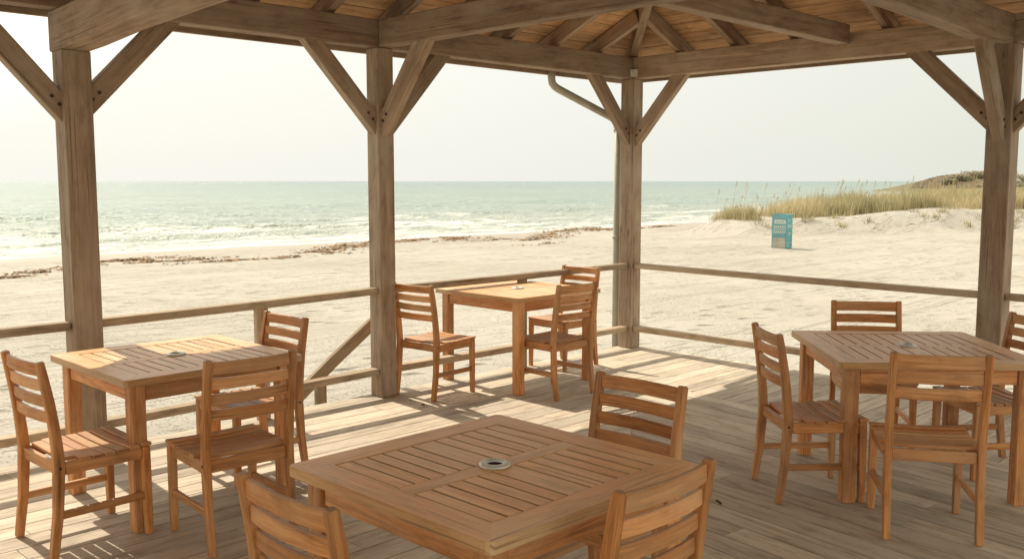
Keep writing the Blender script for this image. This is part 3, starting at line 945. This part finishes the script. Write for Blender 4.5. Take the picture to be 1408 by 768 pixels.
# downpipe -------------------------------------------------
dp_ = empty('drain_pipe', W(-.02, -.16)); tag(dp_, 'pale bent drain pipe running from the eaves down the far corner post', 'drain pipe')
inv = W(-.02, -.16)
m = MB(); r_ = .037
pp = [W(-.80, -.34, 2.72), W(-.80, -.34, 2.63), W(-.79, -.34, 2.585), W(-.76, -.335, 2.555), W(-.72, -.33, 2.535), W(-.12, -.19, 2.30), W(-.07, -.175, 2.275), W(-.03, -.163, 2.24), W(-.02, -.16, 2.18)]
m.tube([p - inv for p in pp], r_); m.build('elbow_pipe', M['pipe'], dp_, True)
m = MB(); m.tube([W(-.02, -.16, 2.20) - inv, W(-.02, -.16, -.5) - inv], r_ - .003); m.build('vertical_pipe', M['pipe'], dp_, True)
for zz in (2.17, 1.1, .15):
    m = MB(); m.tube([W(-.02, -.16, zz - .015) - inv, W(-.02, -.16, zz + .015) - inv], r_ + .004); m.build('pipe_collar', M['pipe'], dp_, True)

# ------------------------------------------------------------------ railings


def railing(a, b, label, p0, p1, zt0, zt1, zl0, zl1, mids=()):
    """p0,p1 in pavilion frame; heights of the top and lower rails at each end"""
    o = W(*p0); root = empty('railing', o); tag(root, label, 'railing', 'railings between the pavilion posts')
    A = W(*p0) - o; B = W(*p1) - o
    d = (B - A).normalized(); sd = Vector((-d.y, d.x, 0))
    m = MB(); m.sweep([A + Z * zt0, (A + B) / 2 + Z * ((zt0 + zt1) / 2 - .004), B + Z * zt1], .05, .085, Z, .005); m.build('top_rail', M['rail'], root)
    m = MB(); m.sweep([A + Z * zl0, (A + B) / 2 + Z * ((zl0 + zl1) / 2 - .004), B + Z * zl1], .05, .09, Z, .005); m.build('lower_rail', M['rail'], root)
    for f in mids:
        q = A.lerp(B, f) + sd * 0; m = MB()
        zt = lerp(zt0, zt1, f) - .028; m.sweep([q + Z * .001, q + Z * zt], .095, .04, d, .004); m.build('baluster', M['rail'], root)
    return root


railing(0, 0, 'front railing bay left of the leftmost post, nearest the camera', (-7.51, 0), (-5.42, 0), .80, .80, .17, .17, (.25,))
railing(0, 0, 'front railing bay behind the left table', (-5.24, 0), (-3.155, 0), .80, .825, .17, .20, (.53,))
railing(0, 0, 'front railing bay behind the far table', (-3.005, 0), (-.08, 0), .825, .825, .20, .195, (.5,))
railing(0, 0, 'side railing bay facing the dune and the teal bin', (0, .08), (0, HALF - .09), .825, .81, .195, .19, ())
railing(0, 0, 'side railing bay right of the right hand post', (0, HALF + .09), (0, 6.755), .81, .82, .19, .19, (.5,))

sh = empty('stair_handrail', W(-3.4, -.42)); tag(sh, 'sloping weathered handrail going down to the sand outside the front railing', 'handrail')
o = W(-3.4, -.42)
m = MB(); m.sweep([W(-2.85, -.35, .56) - o, W(-3.3, -.35, .26) - o, W(-4.25, -.35, -.42) - o], .095, .045, Z.cross(U).cross(U) * -1, .005); m.build('rail', M['rail'], sh)
m = MB(); m.sweep([W(-3.40, -.40, -.62) - o, W(-3.40, -.40, .16) - o], .09, .045, U, .004); m.build('rail_post', M['rail'], sh)
m = MB(); m.sweep([W(-2.80, -.40, -.62) - o, W(-2.80, -.40, .60) - o], .08, .045, U, .004); m.build('rail_post', M['rail'], sh)

# ------------------------------------------------------------------ tables


def make_table(size, H, name='table'):
    root = empty(name); h = size / 2; th = .034
    fw = .108; rail = .07
    # tabletop: frame, cross rail, slats in one part, over a near-black sheet standing in for gap shade
    m = MB()
    e = h; i_ = h - fw
    fr = [[(-e, -e), (e, -e), (i_, -i_), (-i_, -i_)], [(e, -e), (e, e), (i_, i_), (i_, -i_)], [(e, e), (-e, e), (-i_, i_), (i_, i_)], [(-e, e), (-e, -e), (-i_, -i_), (-i_, i_)]]
    for k, q in enumerate(fr):
        # round the outer corners slightly by clipping
        for (n_, d_) in (((S, S), e * 1.41421 - .012), ((S, -S), e * 1.41421 - .012), ((-S, S), e * 1.41421 - .012), ((-S, -S), e * 1.41421 - .012)): q = clip(q, n_, d_)
        dr = (1, 0) if k % 2 == 0 else (0, 1)
        tone = random.uniform(.98, 1.05)
        m.prism(q, dr, H, .004, tone) if False else None
        # chamfered: upper layer inset
        cx = sum(p[0] for p in q) / len(q); cy = sum(p[1] for p in q) / len(q)
        m.prism(q, dr, H - .0015, th - .0015, tone * .8, uoff=(k * 7.0, 3.0))
        q2 = [(max(-e + .002, min(e - .002, x)), max(-e + .002, min(e - .002, y))) for (x, y) in q]
        m.prism(q2, dr, H, .0013, tone, uoff=(k * 7.0, 3.0))
    g = .0085
    m.sweep([(-i_ + .003, 0, H - .013), (i_ - .003, 0, H - .013)], rail, .024, Vector((0, 1, 0)), .0015, random.uniform(.9, 1.05))
    n = 11; wide = .095; span = 2 * i_ - g; sw = (span - wide - g * n) / (n - 1)
    for sgn in (-1, 1):
        x = -i_ + g
        for k in range(n):
            w_ = wide if k == n // 2 else sw
            y0 = sgn * (rail / 2 + .004); y1 = sgn * (i_ - .005)
            m.sweep([(x + w_ / 2, y0, H - .0135), (x + w_ / 2, y1, H - .0135)], w_, .024, Vector((1, 0, 0)), .0012, random.uniform(.94, 1.05), grime=.4)  # slat sides darkened in colour, standing in for shade in the grooves
            x += w_ + g
    m.build('tabletop', M['teak_top'], root)
    m = MB(); m.box((0, 0, H - .031), (2 * i_ + .04, 2 * i_ + .04, .008), c=.001, tone=1); m.build('underlay_board', M['groove'], root)  # added sheet, puts the shade of the slat gaps in as colour
    ah = .085; ins = .055; lw = .072
    for (dx, dy) in ((0, 1), (0, -1), (1, 0), (-1, 0)):
        m = MB(); L = size - 2 * ins - 2 * lw + .01; zc = H - th - ah / 2 - .001
        off = h - ins - .018
        m.box((dx * off, dy * off, zc), (L if dy else .024, L if dx else .024, ah), c=.002); m.build('apron', M['teak'], root)
    for sx_ in (-1, 1):
        for sy in (-1, 1):
            m = MB(); p = h - .045 - lw / 2
            m.sweep([(sx_ * p, sy * p, 0), (sx_ * p, sy * p, H - th - .001)], lw, lw, Vector((1, 0, 0)), .005); m.build('leg', M['teak'], root)
    m = MB(); m.lathe((0, 0, H), [(.025, -.012), (.027, .005), (.031, .0095), (.044, .0095), (.051, .005), (.052, .0005)], 32)
    m.build('umbrella_ring', M['ringm'], root, True)
    m = MB(); m.lathe((0, 0, H), [(.0005, .002), (.0275, .002), (.0275, .001)], 28); m.build('umbrella_hole', M['black'], root)
    return root


tG = 'square slatted teak tables on the deck'
tables = [((-.056, 2.976, 0), 45, .95, .75, 'largest looking square table in the middle foreground, front corner cut by the frame'),
          ((-1.775, 4.93, 0), 45, .95, .75, 'square table at left, half in sun, beside the leftmost post'),
          ((.05, 7.85, 0), 45, .99, .77, 'farthest square table, beside the railing near the corner post'),
          ((2.20, 5.20, 0), -3, 1.03, .75, 'square table at the right with four chairs around it')]
for (loc, rz_, sz, H, lb) in tables:
    tb = make_table(sz, H); tb.location = loc; tb.rotation_euler.z = R(rz_); tag(tb, lb, 'table', tG)

# ------------------------------------------------------------------ chairs
PY = [(0, -.232), (.20, -.205), (.42, -.192), (.55, -.200), (.72, -.222), (.885, -.252)]


def py(z):
    for i in range(len(PY) - 1):
        if z <= PY[i + 1][0]: return lerp(PY[i][1], PY[i + 1][1], (z - PY[i][0]) / (PY[i + 1][0] - PY[i][0]))
    return PY[-1][1]


def make_chair(nsl=4, wid=.44):
    root = empty('chair'); hx_ = wid / 2 - .018
    # smooth curve of the rear legs, foot to top of back
    zs = [0, .1, .2, .3, .42, .5, .6, .7, .8, .885]
    for sx_ in (-1, 1):
        m = MB(); m.sweep([(sx_ * hx_, py(z), z) for z in zs], [.033] * len(zs), [.036, .039, .042, .045, .048, .046, .043, .040, .037, .033], Vector((1, 0, 0)), .0045)
        m.build('rear_leg', M['teak'], root)
        m = MB(); m.sweep([(sx_ * hx_, .205, 0), (sx_ * hx_, .203, .2), (sx_ * hx_, .20, .425)], [.032, .036, .038], [.032, .036, .038], Vector((1, 0, 0)), .0035); m.build('front_leg', M['teak'], root)
        m = MB(); m.sweep([(sx_ * hx_, -.168, .397), (sx_ * hx_, .181, .397)], .055, .024, Z, .0025); m.build('side_apron', M['teak'], root)
        m = MB(); m.sweep([(sx_ * hx_, py(.19) + .019, .19), (sx_ * hx_, .186, .19)], .034, .021, Z, .0025); m.build('stretcher', M['teak'], root)
        m = MB(); m.tube([(sx_ * (hx_ + .0165), -.192, .405), (sx_ * (hx_ + .0185), -.192, .405)], .0065, 10); m.build('bolt', M['bolt'], root)
    for y in (-.188, .203):
        m = MB(); m.sweep([(-hx_ + .018, y, .397), (hx_ - .018, y, .397)], .055, .022, Z, .0025); m.build('front_apron' if y > 0 else 'rear_apron', M['teak'], root)
    # seat of seven cross slats, dipped in the middle
    m = MB(); n = 7; y0, y1 = -.168, .228; pitch = (y1 - y0) / n
    for k in range(n):
        yc = y0 + pitch * (k + .5); u_ = (k + .5) / n
        zc = .434 - .010 * math.sin(math.pi * min(1, u_ * 1.05)) + .003
        ww = wid / 2 - (.018 if yc < -.1 else -.004) if k else wid / 2 - .037
        m.sweep([(-ww, yc, zc), (-ww * .5, yc, zc - .004), (0, yc, zc - .006), (ww * .5, yc, zc - .004), (ww, yc, zc)], pitch - .007, .016, Vector((0, 1, 0)), .003)
    m.build('seat', M['teak'], root)
    hh = .049 if nsl == 4 else .055; zz0 = .848; step = .0725 if nsl == 4 else .077
    for k in range(nsl):
        zc = zz0 - k * step; y = py(zc); m = MB(); w2 = hx_ - .014
        m.sweep([(-w2, y, zc), (-w2 * .6, y - .013, zc), (0, y - .020, zc), (w2 * .6, y - .013, zc), (w2, y, zc)], hh + (.006 if k == 0 else 0), .017, Z, .003)
        m.build('back_slat', M['teak'], root)
    return root


p4 = make_chair(4); p3 = make_chair(3)
cG = 'slatted teak chairs around the tables'
chairs = [  # x, y, facing angle, slats, label
    (-2.01, 4.33, 47, 4, 'leftmost chair, sunlit seat, facing the left table from its left side'),
    (-1.33, 4.36, 131, 4, 'chair with its back to the camera in front of the left table'),
    (-1.50, 5.31, 226, 4, 'chair at the far right side of the left table, beneath the railing'),
    (-.60, 7.34, 50, 4, 'chair left of the farthest table, next to the second post'),
    (.33, 7.36, 133, 4, 'nearer of the two chairs at the right of the farthest table'),
    (.46, 8.46, 226, 4, 'rearmost chair, its back rising behind the farthest table'),
    (-.40, 2.50, 46, 4, 'foreground chair at the bottom left, cut off by the frame'),
    (.33, 3.50, 225, 4, 'chair on the far right side of the big foreground table'),
    (.235, 2.625, 135, 4, 'foreground chair nearest the camera at the bottom centre, back toward us'),
    (1.60, 4.97, 3, 4, 'chair at the left side of the right table'),
    (2.27, 5.87, 261, 3, 'chair behind the right table, only its low back above the top'),
    (1.99, 4.45, 78, 3, 'chair with three back slats in front of the right table, back to the camera'),
    (2.76, 5.36, 186, 4, 'rightmost chair, partly outside the frame, right of the right table')]
used = {3: False, 4: False}
for (x, y, fa, ns, lb) in chairs:
    src = p4 if ns == 4 else p3
    o = src if not used[ns] else copy_tree(src)
    used[ns] = True
    o.location = (x, y, 0.001); o.rotation_euler = (0, 0, R(fa - 90)); tag(o, lb, 'chair', cG)

# ------------------------------------------------------------------ dead leaves on the deck
for i, (x, y, lb) in enumerate([(-.77, 7.03, 'dry brown leaf nearest the foot of the second post'), (-.66, 6.88, 'dry curled leaf by the rear leg of the chair left of the far table'),
                                (1.07, 4.75, 'small dead leaf on the shaded boards right of the foreground table')]):
    m = MB(); n = 8; r0 = random.Random(i)
    b_ = 0; L = .016
    for k in range(n + 1):
        u_ = k / n; wv = L * .5 * math.sin(math.pi * u_) + .0006
        for s_ in (-1, 0, 1): m.v.append(Vector((-L + 2 * L * u_, s_ * wv, .004 + .010 * abs(s_) + .006 * math.sin(3 * u_ + i))))
    for k in range(n):
        for s_ in (0, 1): m.face([k * 3 + s_, k * 3 + 3 + s_, k * 3 + 4 + s_, k * 3 + 1 + s_], [(0, 0)] * 4, 1)
    o = m.build('dead_leaf', M['leafm'], None, True); o.location = (x, y, .002); o.rotation_euler.z = r0.uniform(0, 6); tag(o, lb, 'leaf', 'dead leaves on the deck')
bpy.context.view_layer.update()
